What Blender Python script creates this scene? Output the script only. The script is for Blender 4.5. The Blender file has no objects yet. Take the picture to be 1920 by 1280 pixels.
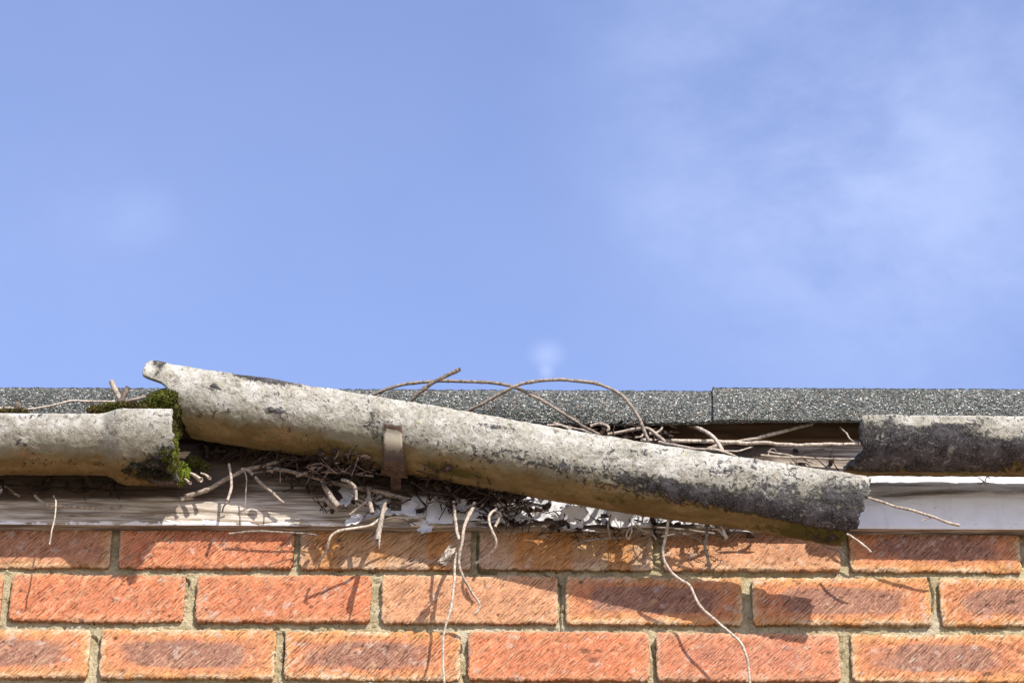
import bpy, math, random
import numpy as np
from mathutils import Matrix, Vector
random.seed(7); np.random.seed(7)
scene = bpy.context.scene
COL = scene.collection

# ------------------------------------------------------------------ camera
PITCH, ROLL, FPX = math.radians(30.0), math.radians(0.28), 5400.0
CAM = Vector((0.0, -3.181, 1.60))
cd = bpy.data.cameras.new('camera'); cam = bpy.data.objects.new('camera', cd); COL.objects.link(cam)
cd.sensor_width = 36.0; cd.lens = 36.0 * FPX / 1920.0; cd.clip_start = 0.05; cd.clip_end = 3000
RM = (Matrix.Rotation(math.pi/2 + PITCH, 4, 'X') @ Matrix.Rotation(ROLL, 4, 'Z'))
cam.matrix_world = Matrix.Translation(CAM) @ RM
scene.camera = cam
R3 = RM.to_3x3()
def ray(px, py): return R3 @ Vector(((px-960)/FPX, (640-py)/FPX, -1.0))
def at(px, py, d):
    """world point seen at photo pixel (px,py), d metres in front of the brick face"""
    r = ray(px, py); t = (-d - CAM.y) / r.y
    return CAM + r*t
PX = 1/1547.0                                   # metres per photo pixel at the wall

# ------------------------------------------------------------------ world, sun, exposure
SUN = Vector((0.52, -1.0, 0.92)).normalized()
w = bpy.data.worlds.new('World'); scene.world = w; w.use_nodes = True
nt = w.node_tree; nt.nodes.clear()
class NT:
    def __init__(s, nt): s.t = nt
    def n(s, typ, props=None, **ins):
        nd = s.t.nodes.new(typ)
        for k, v in (props or {}).items(): setattr(nd, k, v)
        for k, v in ins.items():
            key = int(k[1:]) if k[0] == 'i' and k[1:].isdigit() else k.replace('_', ' ')
            s.set(nd.inputs[key], v)
        return nd
    def set(s, sock, v):
        if isinstance(v, bpy.types.NodeSocket): s.t.links.new(v, sock)
        elif isinstance(v, bpy.types.Node): s.t.links.new(v.outputs[0], sock)
        else:
            if sock.type == 'RGBA' and len(v) == 3: v = (*v, 1)
            sock.default_value = v
    def m(s, op, a, b=0.0, c=0.0, clamp=False):
        nd = s.t.nodes.new('ShaderNodeMath'); nd.operation = op; nd.use_clamp = clamp
        for i, v in enumerate((a, b, c)): s.set(nd.inputs[i], v)
        return nd.outputs[0]
    def mix(s, f, a, b, mode='MIX'):
        nd = s.t.nodes.new('ShaderNodeMix'); nd.data_type = 'RGBA'; nd.blend_type = mode; nd.clamp_factor = True
        s.set(nd.inputs[0], f); s.set(nd.inputs[6], a); s.set(nd.inputs[7], b)
        return nd.outputs[2]
    def ss(s, v, lo, hi, o0=0.0, o1=1.0):
        nd = s.t.nodes.new('ShaderNodeMapRange'); nd.interpolation_type = 'SMOOTHSTEP'
        for i, x in enumerate((v, lo, hi, o0, o1)): s.set(nd.inputs[i], x)
        return nd.outputs[0]
    def noise(s, vec, scale, detail=4, rough=0.55, dist=0.0):
        nd = s.n('ShaderNodeTexNoise', Vector=vec, Scale=scale, Detail=detail, Roughness=rough, Distortion=dist)
        return nd.outputs[0]
W = NT(nt)
sky = W.n('ShaderNodeTexSky'); sky.sky_type = 'NISHITA'; sky.sun_disc = False
sky.sun_elevation = math.asin(SUN.z); sky.sun_rotation = math.atan2(SUN.x, SUN.y)
sky.air_density = 1.0; sky.dust_density = 0.6; sky.ozone_density = 1.6
tc = W.n('ShaderNodeTexCoord')
vec = tc.outputs['Generated']
# thin cloud veils placed by direction, broken up with noise
def blob(px, py, r, sx=1.0):
    d = ray(px, py).normalized()
    vm = W.n('ShaderNodeVectorMath', {'operation': 'SUBTRACT'}); W.set(vm.inputs[0], vec); W.set(vm.inputs[1], tuple(d))
    sc = W.n('ShaderNodeVectorMath', {'operation': 'MULTIPLY'}); W.set(sc.inputs[0], vm.outputs[0]); W.set(sc.inputs[1], (sx, 1, 1))
    ln = W.n('ShaderNodeVectorMath', {'operation': 'LENGTH'}); W.set(ln.inputs[0], sc.outputs[0])
    return W.ss(ln.outputs['Value'], r/FPX, 0.0)
mp = W.n('ShaderNodeMapping'); W.set(mp.inputs[0], vec); mp.inputs['Rotation'].default_value = (0, 0.6, 0); mp.inputs['Scale'].default_value = (1.0, 1.0, 1.7)
nA = W.noise(mp.outputs[0], 9.0, 8, 0.60, 0.12)
nB = W.noise(vec, 4.0, 3, 0.5, 0.2)
veil = None
for (px, py, r, sx, a) in ((1500, 60, 520, .8, .50), (1800, 250, 640, .8, .55), (1450, 430, 380, .75, .32), (1850, 560, 460, .7, .32), (1260, 60, 150, 1, .15), (1230, 420, 120, 1, .22),
                           (262, 415, 95, .8, .22), (150, 440, 220, .6, .07), (1025, 664, 38, .8, .8), (1024, 697, 22, 1, .7), (80, 380, 160, .6, .12)):
    b = W.m('MULTIPLY', blob(px, py, r, sx), a)
    veil = b if veil is None else W.m('ADD', veil, b)
cl = W.m('MULTIPLY', veil, W.ss(W.m('ADD', W.m('MULTIPLY', nA, .75), W.m('MULTIPLY', nB, .25)), .38, .66, .15, 1.0), clamp=True)
cl = W.m('ADD', W.m('MULTIPLY', cl, .36), W.m('MULTIPLY', W.ss(W.m('ADD', W.m('MULTIPLY', nB, .7), W.m('MULTIPLY', nA, .3)), .42, .66), .05))
tint = W.mix(1.0, sky.outputs[0], (1.25, 1.09, 1.23), 'MULTIPLY')
skyc = W.mix(cl, tint, (4.3, 4.85, 6.6))
bg = W.n('ShaderNodeBackground', Color=skyc, Strength=0.135)
wo = W.n('ShaderNodeOutputWorld', Surface=bg)
sl = bpy.data.lights.new('sun', 'SUN'); sl.energy = 4.8; sl.angle = math.radians(0.5); sl.color = (1.0, 0.945, 0.86)
so = bpy.data.objects.new('sun', sl); COL.objects.link(so); so.rotation_euler = SUN.to_track_quat('Z', 'Y').to_euler(); so.location = (2, -4, 8)
vs = scene.view_settings; vs.view_transform = 'Standard'; vs.look = 'None'; vs.gamma = 1; vs.use_curve_mapping = False
vs.exposure = 0.72

# ------------------------------------------------------------------ numpy noise
def _h(ix, iy, seed):
    n = (ix.astype(np.int64)*374761393 + iy.astype(np.int64)*668265263 + seed*1442695041) & 0xffffffff
    n = ((n ^ (n >> 13)) * 1274126177) & 0xffffffff
    n = (n ^ (n >> 16)) & 0xffffffff
    return n / 4294967295.0
def vn(x, y, seed=0):
    x = np.asarray(x, float); y = np.asarray(y, float)
    ix = np.floor(x); iy = np.floor(y); fx = x-ix; fy = y-iy
    fx = fx*fx*(3-2*fx); fy = fy*fy*(3-2*fy)
    a = _h(ix, iy, seed); b = _h(ix+1, iy, seed); c = _h(ix, iy+1, seed); d = _h(ix+1, iy+1, seed)
    return (a*(1-fx)+b*fx)*(1-fy) + (c*(1-fx)+d*fx)*fy
def fbm(x, y, seed=0, o=4):
    s = 0; a = 1; t = 0
    for i in range(o):
        s = s + a*vn(x*2**i, y*2**i, seed+i*17); t += a; a *= .55
    return s/t
def sst(x, a, b):
    t = np.clip((x-a)/(b-a), 0, 1); return t*t*(3-2*t)

# ------------------------------------------------------------------ mesh helpers
class Acc:
    def __init__(s): s.v = []; s.f = []; s.c = []; s.m = []; s.n = 0
    def add(s, v, f, col=None, mat=0):
        v = np.asarray(v, float).reshape(-1, 3)
        s.v.append(v)
        s.c.append(np.broadcast_to(np.asarray(col if col is not None else (0, 0, 0), float), (len(v), 3)))
        f = [tuple(int(i)+s.n for i in q) for q in f] if not isinstance(f, np.ndarray) else (f+s.n).tolist()
        s.f += f; s.m += [mat]*len(f); s.n += len(v)
    def grid(s, P, col=None, mat=0, flip=False, wrap=False):
        a, b = P.shape[:2]
        i = np.arange(a*b).reshape(a, b)
        if wrap: i = np.concatenate([i, i[:, :1]], 1)
        q = np.stack([i[:-1, :-1], i[1:, :-1], i[1:, 1:], i[:-1, 1:]], -1).reshape(-1, 4)
        if flip: q = q[:, ::-1]
        s.add(P.reshape(-1, 3), q, None if col is None else np.asarray(col).reshape(-1, 3), mat)
    def box(s, lo, hi, col=None, mat=0):
        x0, y0, z0 = lo; x1, y1, z1 = hi
        v = [(x0,y0,z0),(x1,y0,z0),(x1,y1,z0),(x0,y1,z0),(x0,y0,z1),(x1,y0,z1),(x1,y1,z1),(x0,y1,z1)]
        s.add(v, [(0,3,2,1),(4,5,6,7),(0,1,5,4),(1,2,6,5),(2,3,7,6),(3,0,4,7)], col, mat)
    def build(s, name, mats, parent=None, smooth=True, origin=None):
        V = np.concatenate(s.v)
        o3 = np.array(origin if origin is not None else (0, 0, 0), float)
        me = bpy.data.meshes.new(name); me.from_pydata((V-o3).tolist(), [], s.f)
        for m in (mats if isinstance(mats, (list, tuple)) else [mats]): me.materials.append(m)
        me.polygons.foreach_set('material_index', s.m)
        me.polygons.foreach_set('use_smooth', [smooth]*len(s.f))
        at_ = me.attributes.new('tone', 'FLOAT_COLOR', 'POINT')
        C = np.concatenate(s.c); at_.data.foreach_set('color', np.concatenate([C, np.ones((len(C), 1))], 1).ravel())
        me.update()
        o = bpy.data.objects.new(name, me); COL.objects.link(o); o.location = o3.tolist()
        if parent is not None:
            o.parent = parent; o.matrix_parent_inverse = Matrix.Translation(-parent.location)
        return o
def tag(o, label=None, cat=None, group=None, kind=None):
    if label: o['label'] = label
    if cat: o['category'] = cat
    if group: o['group'] = group
    if kind: o['kind'] = kind
    return o
def empty(name, loc, label, cat, group=None):
    o = bpy.data.objects.new(name, None); o.location = loc; o.empty_display_size = .05; COL.objects.link(o)
    return tag(o, label, cat, group)

# ------------------------------------------------------------------ materials
def mat(name):
    m = bpy.data.materials.new(name); m.use_nodes = True; t = m.node_tree; t.nodes.clear()
    N = NT(t); N.out = N.n('ShaderNodeOutputMaterial'); N.P = N.n('ShaderNodeBsdfPrincipled'); t.links.new(N.P.outputs[0], N.out.inputs[0])
    N.tc = N.n('ShaderNodeTexCoord')
    N.geo = N.n('ShaderNodeNewGeometry'); N.pos = N.geo.outputs['Position']
    N.att = N.n('ShaderNodeAttribute', {'attribute_name': 'tone'})
    sp = N.n('ShaderNodeSeparateColor'); t.links.new(N.att.outputs['Color'], sp.inputs[0]); N.r, N.g, N.b = sp.outputs[:3]
    N.mat = m; return N
def stretch(N, sc, rot=(0, 0, 0)):
    mp = N.n('ShaderNodeMapping'); N.set(mp.inputs[0], N.pos); mp.inputs['Scale'].default_value = sc; mp.inputs['Rotation'].default_value = rot
    return mp.outputs[0]
def bump(N, h, dist=.001, strength=1.0, prev=None):
    b = N.n('ShaderNodeBump', Height=h, Distance=dist, Strength=strength)
    if prev is not None: N.set(b.inputs['Normal'], prev)
    return b.outputs[0]

def m_brick():
    N = mat('brick'); c = N.att.outputs['Color']
    n1 = N.noise(N.pos, 420, 4, .6); n2 = N.noise(N.pos, 90, 4, .6)
    dA = N.n('ShaderNodeVectorMath', {'operation': 'DOT_PRODUCT'}); N.set(dA.inputs[0], N.pos); N.set(dA.inputs[1], (.695*.17, 0, .719*.17))
    dB = N.n('ShaderNodeVectorMath', {'operation': 'DOT_PRODUCT'}); N.set(dB.inputs[0], N.pos); N.set(dB.inputs[1], (-.719, 0, .695))
    cb = N.n('ShaderNodeCombineXYZ', X=dA.outputs['Value'], Y=dB.outputs['Value'])
    st = N.noise(cb.outputs[0], 640, 2.0, .5, .2)
    c = N.mix(N.ss(n1, .36, .62, .0, .25), c, N.mix(.5, c, (.9, .68, .42)))
    c = N.mix(N.ss(n2, .62, .36, 0, .22), c, (.10, .04, .03))
    sm = N.ss(n2, .36, .56, .35, 1.0)
    c = N.mix(N.m('MULTIPLY', N.ss(st, .42, .34, 0, .66), sm), c, (.075, .030, .018)); c = N.mix(N.ss(st, .56, .64, 0, .32), c, (.80, .50, .28))
    c = N.mix(N.ss(N.noise(N.pos, 650, 2, .5), .70, .76, 0, .9), c, (.09, .05, .035))
    c = N.mix(N.ss(N.noise(N.pos, 210, 3, .5), .70, .78, 0, .6), c, (.72, .66, .56))
    N.set(N.P.inputs['Base Color'], c); N.set(N.P.inputs['Roughness'], .93)
    N.set(N.P.inputs['Specular IOR Level'], .2)
    b = bump(N, st, .0022, .9); b = bump(N, n1, .0011, .9, b); N.set(N.P.inputs['Normal'], b)
    return N.mat
def m_mortar():
    N = mat('mortar')
    n1 = N.noise(N.pos, 700, 3, .6); n2 = N.noise(N.pos, 60, 5, .65)
    c = N.mix(N.ss(n2, .35, .66), (.28, .228, .128), (.44, .375, .235))
    c = N.mix(N.ss(N.noise(N.pos, 12, 3), .55, .68, 0, .55), c, (.47, .44, .34))
    c = N.mix(N.ss(n1, .62, .70, 0, .75), c, (.70, .66, .52))
    c = N.mix(N.ss(n1, .40, .31, 0, .8), c, (.10, .085, .05))
    c = N.mix(N.ss(N.noise(N.pos, 190, 3, .6), .64, .72, 0, .7), c, (.12, .10, .06))
    N.set(N.P.inputs['Base Color'], c); N.set(N.P.inputs['Roughness'], .97); N.set(N.P.inputs['Specular IOR Level'], .15)
    b = bump(N, n1, .0018, 1.0); b = bump(N, N.noise(N.pos, 180, 4), .004, .8, b); N.set(N.P.inputs['Normal'], b)
    return N.mat
def m_felt():
    N = mat('mineral_felt')
    v = N.n('ShaderNodeTexVoronoi', Vector=N.pos, Scale=560.0); v2 = N.n('ShaderNodeTexVoronoi', Vector=N.pos, Scale=760.0)
    sp = N.n('ShaderNodeSeparateColor'); N.set(sp.inputs[0], v.outputs['Color'])
    s2 = N.n('ShaderNodeSeparateColor'); N.set(s2.inputs[0], v2.outputs['Color'])
    r = N.n('ShaderNodeValToRGB'); N.set(r.inputs[0], sp.outputs[0])
    e = r.color_ramp.elements; e[0].position = 0; e[0].color = (.030, .036, .032, 1); e[1].position = 1; e[1].color = (.74, .74, .68, 1)
    for p, c in ((.28, (.065, .071, .066)), (.55, (.13, .141, .13)), (.78, (.225, .236, .218)), (.92, (.35, .357, .335))):
        k = e.new(p); k.color = (*c, 1)
    c = N.mix(N.ss(s2.outputs[1], .66, .82, 0, .45), r.outputs[0], (.11, .14, .12))
    c = N.mix(N.ss(s2.outputs[2], .93, .97, 0, .9), c, (.30, .20, .13))
    c = N.mix(N.ss(N.noise(N.pos, 16, 4), .42, .62, 0, .25), c, (.03, .034, .032))
    N.set(N.P.inputs['Base Color'], c); N.set(N.P.inputs['Roughness'], .72); N.set(N.P.inputs['Specular IOR Level'], .35)
    b = bump(N, v.outputs['Distance'], -.0032, 1.0); b = bump(N, sp.outputs[1], .002, .7, b); N.set(N.P.inputs['Normal'], b)
    return N.mat
def m_gutter():
    # tone: R black lichen, G bare tan cement, B green algae
    N = mat('weathered_cement')
    f1 = N.noise(N.pos, 620, 4, .65); f2 = N.noise(N.pos, 170, 6, .68, .6); f3 = N.noise(N.pos, 38, 5, .6, .4); f4 = N.noise(N.pos, 95, 5, .7, 1.2)
    c = N.mix(N.ss(f2, .34, .66), (.30, .285, .23), (.60, .585, .52))
    c = N.mix(N.ss(f3, .44, .64, 0, .75), c, (.74, .73, .68))
    c = N.mix(N.ss(N.noise(N.pos, 70, 5, .65, .9), .57, .66, 0, .55), c, (.33, .27, .20))
    c = N.mix(N.ss(f4, .60, .68, 0, .55), c, (.38, .36, .15))
    c = N.mix(N.ss(f2, .415, .35, 0, .72), c, (.14, .135, .105))
    c = N.mix(N.ss(f1, .36, .30, 0, .85), c, (.10, .095, .075))
    c = N.mix(N.ss(f1, .66, .74, 0, .7), c, (.85, .84, .80))
    # tan underside
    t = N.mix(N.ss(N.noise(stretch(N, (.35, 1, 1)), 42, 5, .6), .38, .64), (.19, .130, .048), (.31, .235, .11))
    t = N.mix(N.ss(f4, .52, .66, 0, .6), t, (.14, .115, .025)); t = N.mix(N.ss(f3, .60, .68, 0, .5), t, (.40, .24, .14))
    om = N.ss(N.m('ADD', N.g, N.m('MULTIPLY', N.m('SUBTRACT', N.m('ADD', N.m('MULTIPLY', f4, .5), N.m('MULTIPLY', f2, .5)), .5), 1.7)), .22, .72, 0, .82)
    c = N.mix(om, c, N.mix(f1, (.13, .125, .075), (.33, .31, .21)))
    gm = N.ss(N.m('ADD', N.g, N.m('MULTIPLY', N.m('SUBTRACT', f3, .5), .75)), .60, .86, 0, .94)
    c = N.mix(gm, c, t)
    # green algae
    bm = N.ss(N.m('ADD', N.b, N.m('MULTIPLY', N.m('SUBTRACT', f4, .5), 1.5)), .40, .75)
    c = N.mix(bm, c, N.mix(f1, (.030, .030, .006), (.17, .15, .035)))
    # black crust
    rm = N.ss(N.m('ADD', N.r, N.m('ADD', N.m('MULTIPLY', N.m('SUBTRACT', f2, .5), 1.9), N.m('MULTIPLY', N.m('SUBTRACT', f3, .5), .9))), .40, .74)
    k = N.mix(N.ss(f1, .40, .60), (.020, .020, .022), (.12, .112, .118)); k = N.mix(N.ss(f3, .46, .64, 0, .65), k, (.16, .15, .165)); k = N.mix(N.ss(f4, .57, .66, 0, .7), k, (.42, .42, .37)); k = N.mix(N.ss(f4, .44, .36, 0, .8), k, (.022, .022, .018))
    c = N.mix(rm, c, k)
    N.set(N.P.inputs['Base Color'], c); N.set(N.P.inputs['Roughness'], .95); N.set(N.P.inputs['Specular IOR Level'], .2)
    b = bump(N, f1, .0012, .9); b = bump(N, f2, .0032, .8, b); b = bump(N, rm, .0018, .8, b); N.set(N.P.inputs['Normal'], b)
    return N.mat
def m_fascia():
    # tone: R paint cover, G brown dirt plus painted shade, B white cleanliness
    N = mat('weathered_painted_wood')
    g = N.noise(stretch(N, (.055, 1, 1)), 300, 5, .6, .1); g2 = N.noise(stretch(N, (.12, 1, 1)), 60, 5, .65, .5); p = N.noise(stretch(N, (.45, 1, 1)), 85, 6, .65, .8)
    c = N.mix(N.ss(g, .38, .62), (.25, .19, .135), (.62, .55, .46)); c = N.mix(N.ss(g2, .56, .68, 0, .6), c, (.66, .62, .55)); c = N.mix(N.ss(g, .37, .31, 0, .8), c, (.05, .035, .02))
    pm = N.ss(N.m('ADD', N.r, N.m('MULTIPLY', N.m('SUBTRACT', p, .5), 1.6)), .46, .53)
    wcol = N.mix(N.ss(N.noise(N.pos, 40, 5, .6), .42, .66, 0, .28), (.80, .80, .82), (.60, .58, .54))
    wcol = N.mix(N.ss(N.noise(stretch(N, (.5, 1, 1)), 230, 5, .7), .62, .72, 0, .8), wcol, (.26, .22, .17))
    c = N.mix(pm, c, wcol)
    dr = N.noise(stretch(N, (1, 1, .10)), 95, 4, .6)
    c = N.mix(N.m('MULTIPLY', N.ss(dr, .54, .74, 0, .14), pm), c, (.30, .26, .20))
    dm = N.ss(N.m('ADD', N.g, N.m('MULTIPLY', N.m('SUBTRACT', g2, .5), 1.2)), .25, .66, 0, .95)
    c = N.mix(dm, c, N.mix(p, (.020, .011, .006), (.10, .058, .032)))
    N.set(N.P.inputs['Base Color'], c); N.set(N.P.inputs['Roughness'], N.m('SUBTRACT', .85, N.m('MULTIPLY', pm, .3)))
    b = bump(N, N.m('MULTIPLY', g, N.m('SUBTRACT', 1.25, pm)), .002, .7); b = bump(N, pm, .0012, .8, b); N.set(N.P.inputs['Normal'], b)
    return N.mat
def m_plain(name, c1, c2, scale=120, rough=.85, st=(1, 1, 1), bd=.001, spec=.3, metal=0, c3=None):
    N = mat(name); n = N.noise(stretch(N, st), scale, 5, .62, .3)
    c = N.mix(N.ss(n, .34, .66), c1, c2)
    if c3: c = N.mix(N.ss(N.noise(N.pos, scale*2.3, 4, .6), .58, .68, 0, .8), c, c3)
    N.set(N.P.inputs['Base Color'], c); N.set(N.P.inputs['Roughness'], rough); N.set(N.P.inputs['Specular IOR Level'], spec); N.set(N.P.inputs['Metallic'], metal)
    N.set(N.P.inputs['Normal'], bump(N, n, bd, .8)); return N.mat
M_BRICK, M_MORTAR, M_FELT, M_GUT, M_FAS = m_brick(), m_mortar(), m_felt(), m_gutter(), m_fascia()
M_TIMBER = m_plain('dark_timber', (.10, .055, .028), (.24, .15, .085), 90, .9, (.08, 1, 1))
M_PAINT = m_plain('old_white_paint', (.70, .69, .70), (.84, .83, .84), 60, .6, bd=.0006, c3=(.42, .38, .33))
def m_vine():
    N = mat('dry_vine_bark')       # tone.r = lightness
    n = N.noise(N.pos, 260, 5, .65, .4); n2 = N.noise(N.pos, 900, 3, .6)
    lo = N.mix(N.r, (.060, .042, .032), (.34, .275, .21)); hi = N.mix(N.r, (.20, .145, .11), (.74, .64, .52))
    c = N.mix(N.ss(n, .36, .62), lo, hi); c = N.mix(N.ss(n2, .38, .30, 0, .6), c, (.06, .04, .03))
    N.set(N.P.inputs['Base Color'], c); N.set(N.P.inputs['Roughness'], .7); N.set(N.P.inputs['Specular IOR Level'], .35)
    N.set(N.P.inputs['Normal'], bump(N, n, .0012, .9)); return N.mat
M_VINE = m_vine()
def m_moss():
    N = mat('moss'); n = N.noise(N.pos, 130, 4, .6)
    c = N.mix(N.ss(n, .35, .65), (.035, .038, .008), (.135, .14, .018)); c = N.mix(N.b, c, (.20, .27, .02)); c = N.mix(N.g, c, (.10, .062, .022)); c = N.mix(N.r, c, (.016, .012, .008))
    N.set(N.P.inputs['Base Color'], c); N.set(N.P.inputs['Roughness'], .8); N.set(N.P.inputs['Specular IOR Level'], .2)
    return N.mat
M_MOSS = m_moss()
def m_metal():
    N = mat('rusty_galvanised_steel'); n = N.noise(N.pos, 160, 5, .65, .3); n2 = N.noise(N.pos, 34, 4, .6)
    f = N.ss(N.m('ADD', N.r, N.m('MULTIPLY', N.m('SUBTRACT', n, .5), 1.3)), .42, .62)
    c = N.mix(f, N.mix(N.g, N.mix(n2, (.035, .035, .042), (.09, .085, .085)), (.62, .58, .48)), N.mix(N.ss(n, .4, .62), (.030, .020, .016), (.10, .058, .034)))
    N.set(N.P.inputs['Base Color'], c); N.set(N.P.inputs['Metallic'], N.m('SUBTRACT', .75, N.m('MULTIPLY', f, .6))); N.set(N.P.inputs['Roughness'], N.m('ADD', .42, N.m('MULTIPLY', f, .35)))
    N.set(N.P.inputs['Normal'], bump(N, n, .0008, .7)); return N.mat
M_METAL = m_metal()
M_GROUND = m_plain('pale_paving', (.30, .26, .19), (.42, .375, .29), 6, .95)

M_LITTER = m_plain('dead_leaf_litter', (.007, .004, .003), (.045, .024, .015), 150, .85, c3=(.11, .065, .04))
for m_, k_ in ((M_BRICK, .72), (M_MORTAR, .92), (M_FELT, .95), (M_GUT, .67), (M_FAS, .72), (M_VINE, .72), (M_PAINT, .60), (M_TIMBER, .7), (M_GROUND, .80), (M_MOSS, .8)):
    N_ = NT(m_.node_tree); p_ = [n for n in m_.node_tree.nodes if n.type == 'BSDF_PRINCIPLED'][0]; src = p_.inputs['Base Color'].links[0].from_socket
    N_.set(p_.inputs['Base Color'], N_.mix(1.0, src, (k_, k_*(.985 if m_ is M_GUT else 1), k_*(.955 if m_ is M_GUT else 1)), 'MULTIPLY'))

# ------------------------------------------------------------------ ground
g = Acc(); g.add([(-300, -300, 0), (300, -300, 0), (300, 300, 0), (-300, 300, 0)], [(0, 1, 2, 3)])
tag(g.build('ground', M_GROUND, smooth=False), kind='structure')

# ------------------------------------------------------------------ building
BASE = at(960, 1130, 0)
bld = empty('flat_roof_building', (0, .05, 0), 'orange brick flat roofed building with a timber fascia and grey mineral felt roof edge', 'building')
def zrow(py): return at(960, py, 0).z
rows = [(zrow(975.5), zrow(1066.5)), (zrow(1080), zrow(1167)), (zrow(1184), zrow(1273.5))]   # (top, bottom)
def xs(a, b, py): return at(a, py, 0).x, at(b, py, 0).x
RED = dict(base=(.62, .185, .080), edge=(.62, .225, .10), mid=(.47, .17, .10), ms=.25, fr=.25)
HEART = dict(base=(.61, .222, .098), edge=(.68, .33, .11), mid=(.29, .132, .10), ms=.92, fr=.8)
PEACH = dict(base=(.63, .30, .158), edge=(.65, .33, .17), mid=(.57, .235, .12), ms=.2, fr=.5)
PALE = dict(base=(.50, .30, .185), edge=(.57, .40, .27), mid=(.56, .29, .09), ms=.5, fr=.7)
DULL = dict(base=(.50, .21, .12), edge=(.60, .30, .10), mid=(.40, .17, .09), ms=.6, fr=.5)
PINK = dict(base=(.60, .20, .10), edge=(.60, .27, .16), mid=(.40, .165, .13), ms=.35, fr=.4)
bricks = [(0, -120, 208, 1030, DULL), (0, 222, 551, 1030, RED), (0, 562, 884, 1030, PALE), (0, 898, 1225, 1030, PALE), (0, 1243, 1575, 1030, PEACH), (0, 1592, 1914, 1030, HEART),
          (1, -330, 3, 1120, RED), (1, 19, 346, 1120, RED), (1, 367, 696, 1120, RED), (1, 715, 1047, 1120, PEACH), (1, 1060, 1392, 1120, HEART), (1, 1410, 1744, 1120, HEART), (1, 1761, 2095, 1120, HEART),
          (2, -165, 168, 1225, HEART), (2, 187, 517, 1225, HEART), (2, 533, 864, 1225, HEART), (2, 877, 1218, 1225, RED), (2, 1230, 1575, 1225, PINK), (2, 1595, 1935, 1225, HEART)]
wall = Acc()
def brick(x0, x1, zt, zb, K, seed, res):
    Wd, Hd = (x1-x0)*1000, (zt-zb)*1000
    nu, nv = max(3, int(Wd/res)), max(3, int(Hd/res))
    U, V = np.meshgrid(np.linspace(0, Wd, nu+1), np.linspace(0, Hd, nv+1), indexing='ij')
    rs = np.random.RandomState(seed)
    ang = math.radians(rs.uniform(41, 49)); ca, sa = math.cos(ang), math.sin(ang)
    wob = 2.5*(fbm(U/30, V/30, seed+3, 2)-.5)
    A = U*ca + V*sa + wob; B = -U*sa + V*ca + wob*1.6
    s1 = vn(A/11, B/1.7, seed); s2 = vn(A/6, B/1.3+9, seed+5)
    per = rs.uniform(3.0, 4.0); s3 = .5+.5*np.sin(2*math.pi*(B/per + 1.1*fbm(A/24, B/9, seed+8, 2)))
    st = .42*s1+.18*s2+.40*s3
    groove = .85*sst(st, .38, .25)*sst(fbm(A/17, B/5, seed+15, 2), .30, .50)
    pit = sst(vn(U/3.2, V/3.2, seed+31), .86, .97)
    de = np.minimum(np.minimum(U, Wd-U), np.minimum(V, Hd-V))
    big = fbm(U/45, V/28, seed+11, 3)
    chip = sst(fbm(U/16, V/12, seed+41, 2) + .25*np.exp(-de/6), .74, .84)
    gk = rs.uniform(.6, 1.5); h = .55*gk*(st-.5)*2 - 1.3*gk*groove - .9*pit + 1.6*(big-.5) - 1.0*chip - 1.2*np.exp(-(de/1.0)**2); h = np.maximum(h, -3.2) + .8
    # ragged outline following the drag marks
    j = (vn(A/9, B/2.0, seed+21)-.5)*2.6 + (fbm(U/14, V/14, seed+61, 2)-.5)*3.2
    e = np.exp(-de/2.0)
    cu, cv = (U/Wd-.5)*2, (V/Hd-.5)*2
    du = -np.sign(cu)*np.exp(-np.minimum(U, Wd-U)/2.5)*np.abs(j)*.9 - np.sign(cu)*2.2*(np.abs(cu)*Wd/2 > Wd/2-9)*sst(np.abs(cv), .8, 1)*sst(np.abs(cu)*Wd/2, Wd/2-9, Wd/2)
    dv = -np.sign(cv)*np.exp(-np.minimum(V, Hd-V)/2.5)*j*.8
    X = x0 + (U+du)/1000; Z = zb + (V+dv)/1000; Y = -h/1000
    tilt = rs.uniform(-1, 1, 3)*.0012; Y = Y + tilt[0] + tilt[1]*cu + tilt[2]*cv*.6
    P = np.stack([X, Y, Z], -1)
    # colour
    f = fbm(U/26, V/22, seed+51, 4)
    def c3(k): return np.array(K[k])
    col = c3('base')*np.ones(U.shape+(1,))
    col = col*(1+.26*(fbm(U/20+7, V/15, seed+71, 4)-.5)[..., None]*2)
    ed = sst(de + (f-.5)*16, 15, 2)
    col = col*(1-.75*ed[..., None]) + c3('edge')*.75*ed[..., None]
    mid = sst(1.0-((np.abs(cu)/.80)**4 + (np.abs(cv)/.62)**4) + (f-.5)*1.1, .05, .75)*K['ms']
    col = col*(1-mid[..., None]) + c3('mid')*mid[..., None]
    lite = sst(vn(A/20, B/2.0+4, seed+81), .62, .86)*(.30+.3*(f > .5))
    col = col*(1-.6*lite[..., None]) + np.array((.74, .50, .30))*.6*lite[..., None]
    fr = K['fr']*sst(de+(vn(A/9, B/2, seed+91)-.5)*8, 8, .5)
    fr = fr*sst(fbm(U/30+3, V/30, seed+97, 3), .38, .55)
    col = col*(1-fr[..., None]) + np.array((.78, .58, .38))*fr[..., None]
    if abs(zt-rows[0][0]) < 1e-6 and res < 2:
        ef = sst(vn(A/14, B/2.2, seed+66)*sst(V, Hd*.55, Hd*.75), .60, .74)*.7; col = col*(1-ef[..., None]) + np.array((.60, .56, .54))*ef[..., None]
    if K is PALE:
        oc = sst(vn(U/34, V/300, seed+33), .52, .66)*.85; col = col*(1-oc[..., None]) + np.array((.50, .20, .045))*oc[..., None]
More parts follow.
